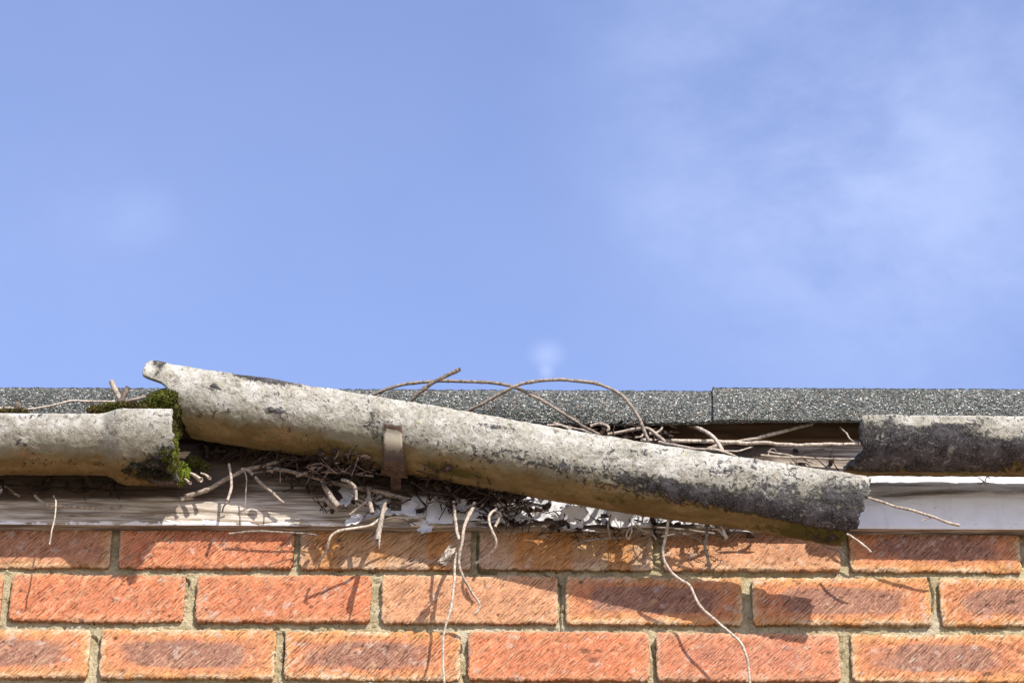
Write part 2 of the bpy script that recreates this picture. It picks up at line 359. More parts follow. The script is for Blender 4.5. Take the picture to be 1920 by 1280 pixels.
    for _ in range(rs.randint(1, 5)):
        cu_, cv_, rr_ = rs.uniform(8, Wd-8), rs.uniform(5, Hd-5), rs.uniform(1.0, 3.4)
        q_ = np.exp(-(((U-cu_)/(rr_*rs.uniform(1, 2.2)))**2+((V-cv_)/rr_)**2)**1.5); P[..., 1] += .0018*q_; tone_ = np.array((.10, .05, .035) if rs.rand() < .6 else (.66, .30, .16)); col = col*(1-.8*q_[..., None])+tone_*.8*q_[..., None]
    wt = sst(fbm(U/13, V/11, seed+44, 4), .68, .76)*.45
    col = col*(1-wt[..., None]) + np.array((.62, .54, .46))*wt[..., None]
    col = col*(1-.55*np.maximum(groove, pit)[..., None])
    wall.grid(P, col, 0)
    # returns into the joint
    for line, cl_, fl in ((P[0], col[0], True), (P[-1], col[-1], False), (P[:, 0], col[:, 0], False), (P[:, -1], col[:, -1], True)):
        back = line.copy(); back[:, 1] = .012
        wall.grid(np.stack([line, back], 0), np.stack([cl_*.8, cl_*.8], 0), 0, flip=fl)
for k, (r, a, b, py, K) in enumerate(bricks):
    x0, x1 = xs(a, b, py); brick(x0, x1, rows[r][0], rows[r][1], K, 100+k*7, 1.15)
XL, XR = -3.0, 3.0
kinds = [RED, HEART, PINK, PEACH, HEART, DULL, RED]
def fill(r, zt, zb, xstart, step, lim, seed, res):
    x = xstart
    while (x < lim if step > 0 else x > lim):
        a, b = (x, x+.214) if step > 0 else (x-.214, x)
        brick(max(a, XL), min(b, XR), zt, zb, kinds[(seed+int(abs(x)*10)) % 7], seed*13+int(abs(x)*97), res); x += step
for r in range(3):
    sel = [b for b in bricks if b[0] == r]
    fill(r, *rows[r], xs(sel[-1][1], sel[-1][2], sel[0][3])[1]+.011, .225, XR-.02, 500+r, 6)
    fill(r, *rows[r], xs(sel[0][1], sel[0][2], sel[0][3])[0]-.011, -.225, XL+.02, 600+r, 6)
z = rows[2][1]-.0115
for r in range(39):
    off = .1125*(r % 2)
    fill(r, z, max(z-.0645, .002), XL+off+.0, .225, XR-.02, 700+r, 9 if r > 1 else 3)
    if off: brick(XL, XL+off-.011, z, max(z-.0645, .002), kinds[r % 7], 900+r, 9)
    z -= .075
    if z < .07: break
# mortar sheet, finely modelled where the photo shows it
mx0, mx1, mz0, mz1 = -.74, .74, rows[2][1]-.12, rows[0][0]+.01
X, Z = np.meshgrid(np.linspace(mx0, mx1, 1300), np.linspace(mz0, mz1, 230), indexing='ij')
xm, zm = X*1000, Z*1000
h = 2.6*(fbm(xm/14, zm/9, 5, 4)-.5) + 1.4*(fbm(xm/4, zm/4, 9, 3)-.5) + 2.0*sst(vn(xm/3.4, zm/3.4, 77), .82, .97) - 3.0*sst(fbm(xm/11, zm/7, 13, 3), .68, .80)
for line in (((1020,1070),(1034,1082),(1050,1093),(1052,1122),(1049,1150),(1052,1184)), ((897,1000),(895,1035),(899,1068),(930,1070)), ((160,1186),(176,1190),(180,1196)), ((345,1080),(353,1086),(351,1096)), ((868,1262),(872,1276),(884,1282)), ((1222,1205),(1226,1225)), ((530,1182),(536,1200),(534,1240),(538,1266)), ((1742,1080),(1750,1110),(1748,1140))):
    W3 = [at(x_, y_, 0) for x_, y_ in line]
    for p_, q_ in zip(W3[:-1], W3[1:]):
        dx_, dz_ = q_.x-p_.x, q_.z-p_.z; t_ = np.clip(((X-p_.x)*dx_+(Z-p_.z)*dz_)/(dx_*dx_+dz_*dz_), 0, 1)
        dd = np.hypot(X-p_.x-t_*dx_, Z-p_.z-t_*dz_)*1000; h = np.minimum(h, -8+dd*dd*2.6+3*(vn(xm/4, zm/4, 5)-.5))
wall.grid(np.stack([X, np.minimum(.0070 - h/1000, .0125), Z], -1), None, 1)
for a, b, c, d in ((XL, mx0, 0, mz1), (mx1, XR, 0, mz1), (mx0, mx1, 0, mz0)):
    X, Z = np.meshgrid(np.linspace(a, b, 12), np.linspace(c, d, 12), indexing='ij'); wall.grid(np.stack([X, 0*X+.0065, Z], -1), None, 1)
wall.box((XL, .013, 0), (XR, .11, mz1+.09), None, 1)
wall.build('wall', [M_BRICK, M_MORTAR], bld)

# fascia board ------------------------------------------------------
FD = .0185
fz0, fz1 = at(960, 986.5, FD).z, at(1500, 835, FD).z
fx0, fx1 = XL-.02, XR+.02
fas = Acc()
def px_of_x(x, z, d):
    # inverse of at(): approximate photo x of a world x on the fascia
    v = R3.inverted() @ (Vector((x, -d, z))-CAM); return 960 + FPX*v.x/-v.z
px0, pxs = px_of_x(0, fz0, FD), px_of_x(.5, fz0, FD)-px_of_x(0, fz0, FD)
def fascia_seg(xa, xb, res):
    n = max(2, int((xb-xa)*1000/res)); T = 70
    X, T_ = np.meshgrid(np.linspace(xa, xb, n+1), np.linspace(0, 1, T+1), indexing='ij')
    Z = fz0 + (fz1-fz0)*T_
    PXx = px0 + pxs*X/.5
    left = sst(PXx, 700, 560); midp = sst(PXx, 560, 800)*sst(PXx, 1480, 1360)
    zm, xm = Z*1000, X*1000
    h = 1.4*(fbm(xm/160, zm/3.0, 3, 3)-.5)*left + .8*(fbm(xm/60, zm/20, 4, 3)-.5)
    crack = np.exp(-(((Z-(fz0+.0135+.0012*np.sin(X*31)+.002*(vn(X*20, X*0, 3)-.5))))/.0008)**2)*left*(PXx > 225)
    crack2 = np.exp(-(((Z-(fz0+.052+.003*np.sin(X*17))))/.0009)**2)*left
    h = h - 4*crack - 2.5*crack2
    damage = midp*sst(fbm(xm/34, zm/12, 21, 4) + .12*sst(Z-fz0, .05, .0), .50, .60)
    h = h - 3.0*damage
    # rounded arrises
    h = h - 1.6*np.exp(-(T_*110/1.4)**2) - 1.6*np.exp(-((1-T_)*110/2)**2)
    bot = (fbm(xm/22, xm*0, 31, 4)-.5)*.004*(midp+.25*left)*np.exp(-T_*16)
    P = np.stack([X, -FD - h/1000, Z+bot], -1)
    paint = np.clip(.98*sst(PXx, 1380, 1520) + (.64-.30*damage)*midp + left*(.14+.42*np.exp(-(T_/.06)**2)), 0, 1)
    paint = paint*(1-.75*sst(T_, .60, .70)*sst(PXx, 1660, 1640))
    dirt_shade = np.clip(left*(.04+1.1*sst(T_, .20, .44))*(1-.55*np.exp(-((PXx-520)/130)**2)) + .42*sst(PXx, 1480, 1640)*sst(T_, .12, .46)*sst(T_, .57, .52) + .40*sst(PXx, 1300, 1400)*sst(PXx, 1650, 1600)*sst(T_, .60, .74) + midp*(.12+.55*sst(T_, .42, .8)+.75*sst(PXx, 1010, 930)*sst(T_, .26, .46)) + .8*damage*.5 + sst(PXx, 1380, 1500)*.0, 0, 1)  # dirt, plus shade painted in under the gutters and behind the litter
    C = np.stack([paint, dirt_shade, 0*paint], -1)
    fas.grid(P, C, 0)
    fas.grid(np.stack([np.stack([X[:, 0], 0*X[:, 0]+.0, Z[:, 0]+bot[:, 0]+.0004], -1), P[:, 0]], 1)[:, :, :], np.broadcast_to(np.array((.0, .42, 0)), (n+1, 2, 3)), 0)
    fas.grid(np.stack([P[:, -1], np.stack([X[:, 0], 0*X[:, 0], Z[:, -1]], -1)], 1), np.broadcast_to(np.array((.2, .6, 0)), (n+1, 2, 3)), 0)
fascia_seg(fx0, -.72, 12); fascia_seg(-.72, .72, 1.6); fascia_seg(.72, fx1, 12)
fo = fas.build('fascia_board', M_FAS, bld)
fo['label'] = 'timber fascia board, bare and grey at left, peeling in the middle, white painted at right'
# roof batten and deck edge
rt = at(960, 727, .052).z
bt = Acc(); b0 = at(1500, 827, .012).z
X, Z = np.meshgrid(np.linspace(fx0, fx1, 900), np.linspace(b0, rt-.012, 14), indexing='ij')
Yb = -.010 - .002*fbm(X*1000/60, Z*1000/6, 8, 3)
bt.grid(np.stack([X, Yb, Z], -1)); bt.grid(np.stack([np.stack([X[:, 0], 0*X[:, 0]+.02, Z[:, 0]], -1), np.stack([X[:, 0], Yb[:, 0], Z[:, 0]], -1)], 1))
bt.box((fx0, .001, fz1-.03), (fx1, .012, b0+.02))
bt.build('roof_batten', M_TIMBER, bld)
# felt: two lapped sheets, each a strip turned down over the edge
def felt(xa, xb, d0, ph, name):
    a = Acc(); n = int((min(xb, .75)-max(xa, -.75))*1000/1.15)
    xsv = np.concatenate([np.linspace(xa, max(xa, -.75), 20)[:-1] if xa < -.75 else [], np.linspace(max(xa, -.75), min(xb, .75), n), np.linspace(.75, xb, 20)[1:] if xb > .75 else []])
    zb = at(1300, 790, d0).z
    prof = []   # (out, z)
    H = rt-zb
    for t in np.linspace(0, 1, 12)[:-1]: prof.append((-.035-.0+t*.035*1.0, rt+.0035*0 + 0*t))
    for t in np.linspace(0, 1, 46): prof.append((0+.003*math.sin(t*math.pi)+ -.004*(1-min(t/.08, 1))**2, rt - .003*min(1, t/.06) - t*(H-.004)))
    for t in np.linspace(0, math.pi, 8)[1:]: prof.append((-.003*(1-math.cos(t)), zb+.003-.003*math.sin(t)))
    for t in np.linspace(0, 1, 6)[1:]: prof.append((-.006-.004*t, zb+.003+.02*t))
    pr = np.array(prof); m = len(pr)
    X = np.repeat(xsv[:, None], m, 1); O = np.repeat(pr[None, :, 0], len(xsv), 0); Z = np.repeat(pr[None, :, 1], len(xsv), 0)
    s = np.linspace(0, 1, m)[None, :]
    xm = X*1000; sm = s*75
    wav = 4.5*(fbm(xm/150+ph, sm/60, 5, 3)-.5); gran = 1.5*(vn(xm/1.9, sm/1.9+ph, 3)-.5) + 1.1*(vn(xm/3.7, sm/3.7, 7)-.5)
    low = np.clip((rt-Z)/H, 0, 1)
    drop = .004*(fbm(X*5+ph, X*0, 9, 3)-.5)*low
    O = O - (7*np.exp(-((X-.04)/.17)**2)*np.clip((low-.62)/.38, 0, 1)**1.5)/1000
    bul = .004*np.exp(-((X-.10)/.13)**2)*low**2
    O = O + (wav*low + gran*.8)/1000 + bul*1.2
    Z = Z + drop - bul + .0012*(vn(xm/2.2, sm/2.2, 15)-.5)*(low < .9) 
    a.grid(np.stack([X, -(d0+O), Z], -1), flip=True)
    # flat roof behind
    a.add([(xa, -d0+.034, rt), (xb, -d0+.034, rt), (xb, 3.5, rt), (xa, 3.5, rt)], [(0, 1, 2, 3)])
    return a
seam = at(1337, 760, .052).x
roof = Acc(); roof.box((fx0, -.030, rt-.018), (fx1, 3.5, rt-.004)); ro = roof.build('roof_deck', M_TIMBER, bld)
f1 = felt(fx0, seam+.05, .050, 0.0, 'f').build('roof_felt', M_FELT, bld)
f2 = felt(seam, fx1, .0545, 4.3, 'f'); 
f2.box((seam+.0002, -.0555, rt-.040), (seam+.004, -.0495, rt-.001))
f2 = f2.build('roof_felt', M_FELT, bld); f2.location.z += .0022
f1['label'] = 'felt sheet left of the lap joint'; f2['label'] = 'felt sheet lapped over at the right of the joint'

# peeling paint flakes on the fascia -------------------------------
def flake(px, py, wpx, hpx, curl, ang, d=FD+.003, seed=0):
    rs = np.random.RandomState(seed); a = Acc(); n = 9
    c = at(px, py, d); U, V = np.meshgrid(np.linspace(-1, 1, n), np.linspace(-1, 1, n), indexing='ij')
    rr = 1 + .55*(fbm(U*2.2+seed, V*2.2, seed, 3)-.5)*2
    x = U*wpx*PX/2*rr*np.sqrt(1-.35*V*V); z = V*hpx*PX/2/.9*rr*np.sqrt(1-.35*U*U)
    o = curl*.001*(np.maximum(V*rs.choice([-1, 1])+.4, 0)**2 + .4*np.maximum(U*rs.choice([-1, 1]), 0)**2)*6 + .0006*vn(U*3, V*3, seed)
    ca, sa = math.cos(ang), math.sin(ang)
    for off, fl in ((0, False), (.0006, True)):
        a.grid(np.stack([c.x + x*ca - z*sa, c.y - o + off, c.z + x*sa + z*ca], -1), flip=fl)
    i = [k*n for k in range(n)]; top = np.arange(n*n).reshape(n, n)
    ring = np.concatenate([top[0, :], top[1:, -1], top[-1, -2::-1], top[-2:0:-1, 0]]); q = []
    for k in range(len(ring)): q.append((ring[k], ring[(k+1) % len(ring)], ring[(k+1) % len(ring)]+n*n, ring[k]+n*n))
    a.f += [tuple(int(v) for v in f) for f in q]; a.m += [0]*len(q)
    o_ = a.build('paint_flake', M_PAINT, fo, origin=tuple(c)); return o_
for k, (px, py, w_, h_, cu, an, dd) in enumerate(((648, 932, 30, 46, .7, -.1, .030), (664, 978, 38, 24, 1.0, .3, .030), (797, 992, 26, 22, .5, 0, .021), (1, 921, 8, 20, .6, 0, .03), (745, 952, 70, 40, .5, .03, .022), (940, 965, 28, 30, 1.2, .1, .026),
        (1075, 972, 50, 34, 1.3, .2, .024), (1165, 975, 46, 30, 1.3, .05, .025), (965, 940, 40, 18, 1.2, 0, .026),
        (860, 950, 34, 30, 1.0, .15, .024), (1090, 995, 70, 9, .7, -.08, .021), (700, 968, 30, 18, .9, .4, .024), (1400, 992, 60, 10, .6, -.04, .022))):
    flake(px, py, w_, h_, cu, an, dd, 40+k)

# loose skin of crumpled white paint
def skin(xa, xb, ya, yb, amp, thr, seed):
    a = Acc(); A_, B_ = at(xa, ya, FD), at(xb, yb, FD); nx_ = int((B_.x-A_.x)*1000/.75); nz = int(abs(fz0-max(A_.z, B_.z))*1000/.75)
    U, V = np.meshgrid(np.linspace(0, 1, nx_), np.linspace(0, 1, nz), indexing='ij')
    X = A_.x+(B_.x-A_.x)*U; Z = fz0+.0015+(max(A_.z, B_.z)-fz0)*V; xm, zm = X*1000, Z*1000
    o = .0012+amp*.001*np.clip(1.6*fbm(xm/30, zm/22, seed, 2)-.45, 0, 1.2) + amp*.00055*np.abs(np.sin(xm/17+3*fbm(xm/30, zm/20, seed+4, 2)+zm/30))**3
    hole = fbm(xm/30, zm/11, seed+7, 4) + .10*np.exp(-V/.06) + .12*sst(V, .75, 1) + .12*np.exp(-np.minimum(U, 1-U)/.03)
    P = np.stack([X, -FD-o, Z - .35*o*V], -1)
    idx = np.arange(nx_*nz).reshape(nx_, nz); q = np.stack([idx[:-1, :-1], idx[1:, :-1], idx[1:, 1:], idx[:-1, 1:]], -1).reshape(-1, 4)
    q = q[(hole[:-1, :-1].ravel() < thr)]
    a.add(P.reshape(-1, 3), q); a.add((P+np.array((0, .0007, 0))).reshape(-1, 3), q[:, ::-1])
    o_ = a.build('paint_flake', M_PAINT, fo); o_['label'] = 'crumpled loose skin of white paint'
skin(800, 990, 940, 955, 2.5, .60, 3)
skin(985, 1215, 925, 940, 7.5, .62, 5)
skin(1205, 1400, 950, 965, 4.0, .62, 8)

# ------------------------------------------------------------------ gutters
def shell(name, A, B, Rf, p0f, p1f, sL, sR, t, stain, seed, res=1.8, parent=None, warp=None):
    """half round gutter from A to B; phi 0 = straight out from the wall, +90 = down"""
    D = B-A; L = D.length; D = D/L
    out = Vector((0, -1, 0)); out = (out - D*out.dot(D)).normalized(); dn = D.cross(out).normalized()
    if dn.z > 0: dn = -dn
    nph = 84; ns = int(L*1000/res)
    tt, uu = np.meshgrid(np.linspace(0, 1, ns+1), np.linspace(0, 1, nph+1), indexing='ij')
    ph0 = np.vectorize(p0f)(tt[:, 0])[:, None]; ph1 = np.vectorize(p1f)(tt[:, 0])[:, None]
    PH = ph0 + (ph1-ph0)*uu
    lo = np.interp(PH, *sL) + .0025*(fbm(PH/9, PH*0, seed, 4)-.5)*2.2 - .0; hi = np.interp(PH, *sR) + .004*(fbm(PH/7, PH*0, seed+5, 4)-.5)*2.2
    S = lo + (hi-lo)*tt
    Rr = np.vectorize(Rf)(S)
    sm = S*1000; pm = PH*.9
    dsp = .8*(fbm(sm/45, pm/30, seed, 3)-.5)*2 + .7*(fbm(sm/9, pm/9, seed+2, 4)-.5)*2
    st = stain(S, PH, sm, pm)
    dsp = dsp + 1.3*(np.clip(st[..., 0]*1.4+1.6*(fbm(sm/7, pm/7, seed+9, 4)-.5), 0, 1.3))
    if warp is not None: wx = warp(S)
    else: wx = np.zeros(S.shape+(2,))
    c, s_ = np.cos(np.radians(PH)), np.sin(np.radians(PH))
    a = Acc(); An = np.array(A); Dn = np.array(D); On = np.array(out); Nn = np.array(dn)
    def pt(rad): return An + Dn*S[..., None] + On*(rad*c + wx[..., 0])[..., None] + Nn*(rad*s_ + wx[..., 1])[..., None]
    edge = np.minimum(np.minimum(tt*L, (1-tt)*L)*1000, np.minimum(uu, 1-uu)*140)
    rnd = .0018*np.exp(-(edge/1.2)**2)
    Po = pt(Rr + dsp/1000 - rnd); Pi = pt(Rr - t - .3*dsp/1000 + rnd)
    a.grid(Po, st, 0, flip=True); n1 = a.n; a.grid(Pi, st*np.array((.3, .3, .6))+np.array((.35, 0, .1)), 0)
    idx = np.arange((ns+1)*(nph+1)).reshape(ns+1, nph+1)
    ring = np.concatenate([idx[0, :], idx[1:, -1], idx[-1, -2::-1], idx[-2:0:-1, 0]])
    nx = np.roll(ring, -1); q = np.stack([ring, ring+n1, nx+n1, nx], -1)
    a.f += q.tolist(); a.m += [0]*len(q)
    return a
R0 = .050
# left gutter with its socket
zl = at(100, 777, .070+R0).z
zl_ = zl
xl0 = -3.0; xr = at(324, 840, .10).x; xsock0, xsock1 = at(186, 850, .10).x, at(232, 850, .10).x
A = Vector((-1.2, -.070, zl)); B = Vector((xr, -.070, zl))
def Rl(s):
    x = -1.2 + s; k = min(1, max(0, (x-xsock0)/(xsock1-xsock0))); k = k*k*(3-2*k); return R0 + .0122*k
def stL(S, PH, sm, pm):
    x = -1.2+S; pxl = 960 + (x)*1547*1.0
    pr = (x-xr)*1000
    blk = np.exp(-((pr+12)/24)**2 - ((PH-78)/26)**2)*1.15 + .30*np.exp(-((pr+8)/8)**2)*sst(PH, 20, 50)
    blk = blk + .42*np.exp(-((PH-4)/13)**2)*sst(fbm(sm/60, sm*0, 3, 2), .42, .6)*(pr < -150) + .12 + .15*sst(fbm(sm/38, pm/16, 71, 3), .5, .68)
    tan = np.clip((PH+5)/80, 0, 1)*.95
    alg = .30*sst(PH, 70, 100)*fbm(sm/70, pm/20, 12, 3)*1.6 + .20*np.exp(-((pr+14)/14)**2 - ((PH-60)/14)**2) + .16
    return np.stack([blk, tan, alg], -1)
gl = empty('gutter', A, 'pale half round cement gutter with a wider socket end and moss, at the left', 'gutter', 'cement gutter lengths')
sL = ([-90, 270], [0, 0]); Ls = (B-A).length
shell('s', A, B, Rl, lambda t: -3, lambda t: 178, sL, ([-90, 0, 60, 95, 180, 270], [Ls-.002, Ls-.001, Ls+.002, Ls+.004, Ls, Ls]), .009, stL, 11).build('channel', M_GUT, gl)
# sagging gutter
A = at(300, 737.5, .058); B = at(1600, 953, .080); D = (B-A); L = D.length; sag_dir = D/L
def s_of(pxx, ph):
    v = math.sin(math.radians(24.6-ph))*77; return ((pxx - v*.163) - 300)/1300*L
sLs = ([-60, -33, -20, -6, 3, 6, 9, 20, 40, 70, 100, 150], [s_of(x, p) for x, p in ((294, -33), (294, -33), (288, -20), (281, -6), (282, 3), (294, 6), (318, 9), (336, 20), (346, 40), (356, 70), (366, 100), (372, 150))])
sRs = ([-60, -33, -20, 0, 25, 45, 58, 62, 90, 110, 150], [s_of(x, p) for x, p in ((1633, -33), (1633, -33), (1626, -20), (1626, 0), (1618, 25), (1610, 45), (1604, 58), (1592, 62), (1583, 90), (1574, 110), (1560, 150))])
def stS(S, PH, sm, pm):
    q = S/L*1300+300; v = np.sin(np.radians(24.6-PH))*77
    def G(x, y, rx, ry, a): return a*np.exp(-((q-x)/rx)**2 - ((v-y)/ry)**2)     # y: px above axis
    blk = sst(q, 1180, 1560)*.26*sst(v, -60, -30)*sst(v, 80, 0) + .07 + .13*sst(fbm(sm/38, pm/16, 77, 3), .5, .68) + G(1440, -32, 210, 15, .75) + G(1560, -38, 70, 18, .65) + G(1290, -18, 110, 14, .5) + G(1585, 14, 50, 30, .40) + G(1400, 22, 60, 12, .18) + G(1480, 5, 80, 22, .15)
    blk = blk + G(500, 56, 62, 7, 1.0) + G(415, 26, 6, 5, 1.6) + G(300, 62, 12, 8, .75) + G(306, 38, 9, 24, .5) + G(535, -2, 24, 6, .7) + G(1050, -10, 200, 14, .32) + G(720, 2, 20, 40, .30) + G(1200, 38, 40, 8, .4) + G(960, 40, 50, 6, .35) + .06
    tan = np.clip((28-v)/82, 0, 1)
    blk = blk*(1-.9*sst(v, -46, -56)) + G(1560, -66, 40, 14, .5)
    alg = G(1330, -22, 90, 9, .95) + G(1450, -31, 80, 12, 1.0) + G(1570, -40, 50, 15, 1.0) + G(1250, -14, 60, 8, .6) + G(880, -58, 75, 12, .62) + G(1165, -60, 80, 10, .50) + G(1545, -62, 70, 22, .9) + G(1440, -70, 60, 9, .45) + G(620, -55, 200, 10, .28) + G(345, 0, 26, 60, .4) + G(1020, -8, 160, 20, .10) + .12
    return np.stack([np.clip(blk, 0, 1.5), tan, alg], -1)
def wpS(S):
    k = S/L
    o = .0015*np.sin(k*7+1); n = .0016*np.sin(k*9+2) - .0010*np.exp(-((k-.84)/.05)**2)
    return np.stack([o, n], -1)
gs = empty('gutter', (A+B)/2, 'long broken cement gutter hanging askew across the eaves in one rusty strap', 'gutter', 'cement gutter lengths')
def p0S(t): return -27.5 + 2.0*math.sin(t*9) + 4*max(0, t-.9)*3 + 1.6*(float(fbm(np.array(t*60), np.array(0.), 3, 3))-.5)*2
def p1S(t): return 168 - 46*float(sst(np.array(t), .42, .56)) + 6*(float(fbm(np.array(t*34), np.array(0.), 8, 4))-.5)*2
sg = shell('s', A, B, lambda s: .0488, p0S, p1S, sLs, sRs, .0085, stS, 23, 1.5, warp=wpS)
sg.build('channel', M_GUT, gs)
# right gutter (unseen back edge cut short to let sun onto the fascia)
zr = at(1765, 779.5, .120).z
A = Vector((at(1614, 830, .1).x, -.070, zr)); B = Vector((1.2, -.070, zr)); 
def stR(S, PH, sm, pm):
    q = S*1547+1614; v = np.sin(np.radians(24.6-PH))*77
    def G(x, y, rx, ry, a): return a*np.exp(-((q-x)/rx)**2 - ((v-y)/ry)**2)
    blk = .56*sst(v, -70, -45)*sst(v, 44, 4) + .36 - G(1885, 8, 70, 26, .75) - G(1715, 20, 36, 10, .65) - G(1790, 25, 40, 7, .55) + G(1840, 26, 30, 8, .3) + G(1760, -42, 260, 24, .95) + G(1782, 8, 10, 7, .9) - G(1640, 6, 40, 22, .22)
    blk = blk*(1-.9*sst(v, -67, -74)) - G(1915, -52, 38, 14, .9)
    tan = sst(v, -38, -58)*.95 + G(1650, 8, 45, 22, .36)
    alg = .32*sst(v, -40, -60)+.10
    return np.stack([np.clip(blk, 0, 1.6), tan, alg], -1)
sa = 1/1547.
sLr = ([-90, -5, 10, 24, 40, 52, 60, 75, 95, 140, 200], [.003, .003, -.002, -.003, -.001, .004, -.001, -.012, -.018, -.014, -.01])
gr = empty('gutter', A, 'dark crusted cement gutter broken off jaggedly above the white fascia, at the right', 'gutter', 'cement gutter lengths')
Lr = (B-A).length
shell('s', A, B, lambda s: R0, lambda t: -2+3*(float(fbm(np.array(t*40), np.array(0.), 13, 3))-.5), lambda t: 145.5+3*(float(fbm(np.array(t*60), np.array(0.), 15, 3))-.5), sLr, ([-90, 270], [Lr, Lr]), .009, stR, 37).build('channel', M_GUT, gr)

# ------------------------------------------------------------------ strap bracket
axis = lambda px: at(300, 737.5, .058).lerp(at(1600, 953, .080), (px-300)/1300)
c0 = axis(749)
br = empty('gutter_bracket', c0, 'rusty steel strap bracket clasping the hanging gutter near its middle', 'bracket')
a = Acc(); nph = 40; P = []; C = []
rr = R0 + .0035
for side, off in ((0, .0035), (1, 0)):
    rowv = []; rowc = []
    for k in range(nph+1):
        ph = math.radians(19 + 80*k/nph); wd = .0105 + .0062*(k/nph)**1.6
        lift = .002*max(0, 1-k/5)
        o = (rr+off+lift)*math.cos(ph); d_ = (rr+off+lift)*math.sin(ph)*1.012
        line = []
        for j in range(9):
            u = (j/8-.5)*2; line.append((c0.x + u*wd, c0.y - o, c0.z - d_ + .0006*u*u - u*wd*.155))
        rowv.append(line); rust = (.9 if k < 3 else .55-.45*math.exp(-((k-9)/5)**2) if k < 18 else .12 if k < 24 else .75); rowc.append([(min(1, rust+(.25 if j in (0, 8) else 0)), math.exp(-((k-8)/6.)**2), 0) for j in range(9)])  # rust by row; green paints a pale reflection near the top
    P.append(np.array(rowv)); C.append(np.array(rowc))
a.grid(P[0], C[0]); n1 = a.n; a.grid(P[1], C[1], flip=True)
idx = np.arange((nph+1)*9).reshape(nph+1, 9); ring = np.concatenate([idx[0, :], idx[1:, -1], idx[-1, -2::-1], idx[-2:0:-1, 0]]); nx = np.roll(ring, -1)
a.f += np.stack([ring, nx, nx+n1, ring+n1], -1).tolist(); a.m += [0]*len(ring)
so_ = a.build('strap', M_METAL, br)
a = Acc()
def bar(p, q, w_, t_, ac, rust=.8):
    p, q = Vector(p), Vector(q); d = (q-p).normalized(); sx = Vector((1, 0, 0)); n_ = d.cross(sx).normalized()
    v = []
    for e in (p, q):
        for su, sv in ((-1, -1), (1, -1), (1, 1), (-1, 1)): v.append(e + sx*su*w_/2 + n_*sv*t_/2)
    ac.add(v, [(0, 1, 2, 3), (7, 6, 5, 4), (0, 4, 5, 1), (1, 5, 6, 2), (2, 6, 7, 3), (3, 7, 4, 0)], (rust, 0, 0))
bar((c0.x+.002, c0.y+.004, c0.z-R0-.004), (c0.x+.002, -FD-.010, c0.z-R0-.012), .0125, .003, a)
bar((c0.x+.002, -FD-.0085, c0.z-R0-.0105), (c0.x+.002, -FD-.0060, c0.z-R0-.036), .0125, .003, a)
a.build('arm', M_METAL, br, smooth=False)
a = Acc(); 
ct = Vector((c0.x+.002, -FD-.009, c0.z-R0-.026)); v = [ct+Vector((.003*math.cos(k*math.pi/5), 0, .003*math.sin(k*math.pi/5))) for k in range(10)]; v2 = [p+Vector((0, -.002, 0)) for p in v]
a.add(v+v2, [tuple(range(10, 20))]+[(k, (k+1) % 10, 10+(k+1) % 10, 10+k) for k in range(10)], (.8, 0, 0)); a.build('screw', M_METAL, br)

# ------------------------------------------------------------------ vines and twigs
def catmull(pts, step=.0025):
    P = [np.array(p) for p in pts]; P = [2*P[0]-P[1]]+P+[2*P[-1]-P[-2]]; out = []
    for i in range(1, len(P)-2):
        n = max(3, int(np.linalg.norm(P[i+1]-P[i])/step))
        for k in range(n):
            t = k/n; a, b, c, d = P[i-1:i+3]
            out.append(.5*((2*b)+(-a+c)*t+(2*a-5*b+4*c-d)*t*t+(-a+3*b-3*c+d)*t**3))
    out.append(P[-2]); return np.array(out)
def tube(ac, path, r0, r1, seed, light=.7, sides=8, wob=.12, hollow=False, knots=True):
    n = len(path); rs = np.random.RandomState(seed)
    T = np.gradient(path, axis=0); T /= np.linalg.norm(T, axis=1)[:, None]+1e-9
    up = np.array((0.3, -1, .2)); N_ = up-T*(T@up)[:, None]; N_ /= np.linalg.norm(N_, axis=1)[:, None]+1e-9; Bn = np.cross(T, N_)
    s = np.linspace(0, 1, n); ln = np.cumsum(np.r_[0, np.linalg.norm(np.diff(path, axis=0), axis=1)])*1000
    r = r0+(r1-r0)*s; r = r*(1+wob*1.6*(fbm(ln/14, ln*0+seed, seed, 3)-.5))
    if knots:
        for kx in np.arange(rs.uniform(10, 30), ln[-1], rs.uniform(38, 60)): r = r*(1+.26*np.exp(-((ln-kx)/2.2)**2))
    jit = (np.stack([fbm(ln/26, ln*0+k, seed+k*3, 2) for k in range(3)], -1)-.5)*.0026*min(1, r0/.001)
    path = path+jit
    th = np.linspace(0, 2*math.pi, sides, endpoint=False)
    rad = r[:, None]*(1+.14*(vn(np.cos(th)[None, :]*2+ln[:, None]/30, np.sin(th)[None, :]*2+seed, seed)-.5)*2)
    P = path[:, None]+rad[..., None]*(np.cos(th)[None, :, None]*N_[:, None]+np.sin(th)[None, :, None]*Bn[:, None])
    col = np.zeros(P.shape); col[..., 0] = light
    ac.grid(P, col, 0, wrap=True)
    b0 = ac.n-n*sides
    if hollow:   # open dark pith at the broken tip
        inner = path[-1]+(P[-1]-path[-1])*.55; deep = path[-5 if n > 6 else 0]+(P[-1]-path[-1])*.5
        ac.add(np.concatenate([P[-1], inner, deep, [path[-5 if n > 6 else 0]]]), [(k, (k+1) % sides, sides+(k+1) % sides, sides+k) for k in range(sides)]+[(sides+k, sides+(k+1) % sides, 2*sides+(k+1) % sides, 2*sides+k) for k in range(sides)]+[(2*sides+k, 2*sides+(k+1) % sides, 3*sides) for k in range(sides)], (light*.7, 0, 0))
    else:
        ac.f.append(tuple(b0+(n-1)*sides+k for k in range(sides))); ac.m.append(0)
    ac.f.append(tuple(b0+sides-1-k for k in range(sides))); ac.m.append(0)
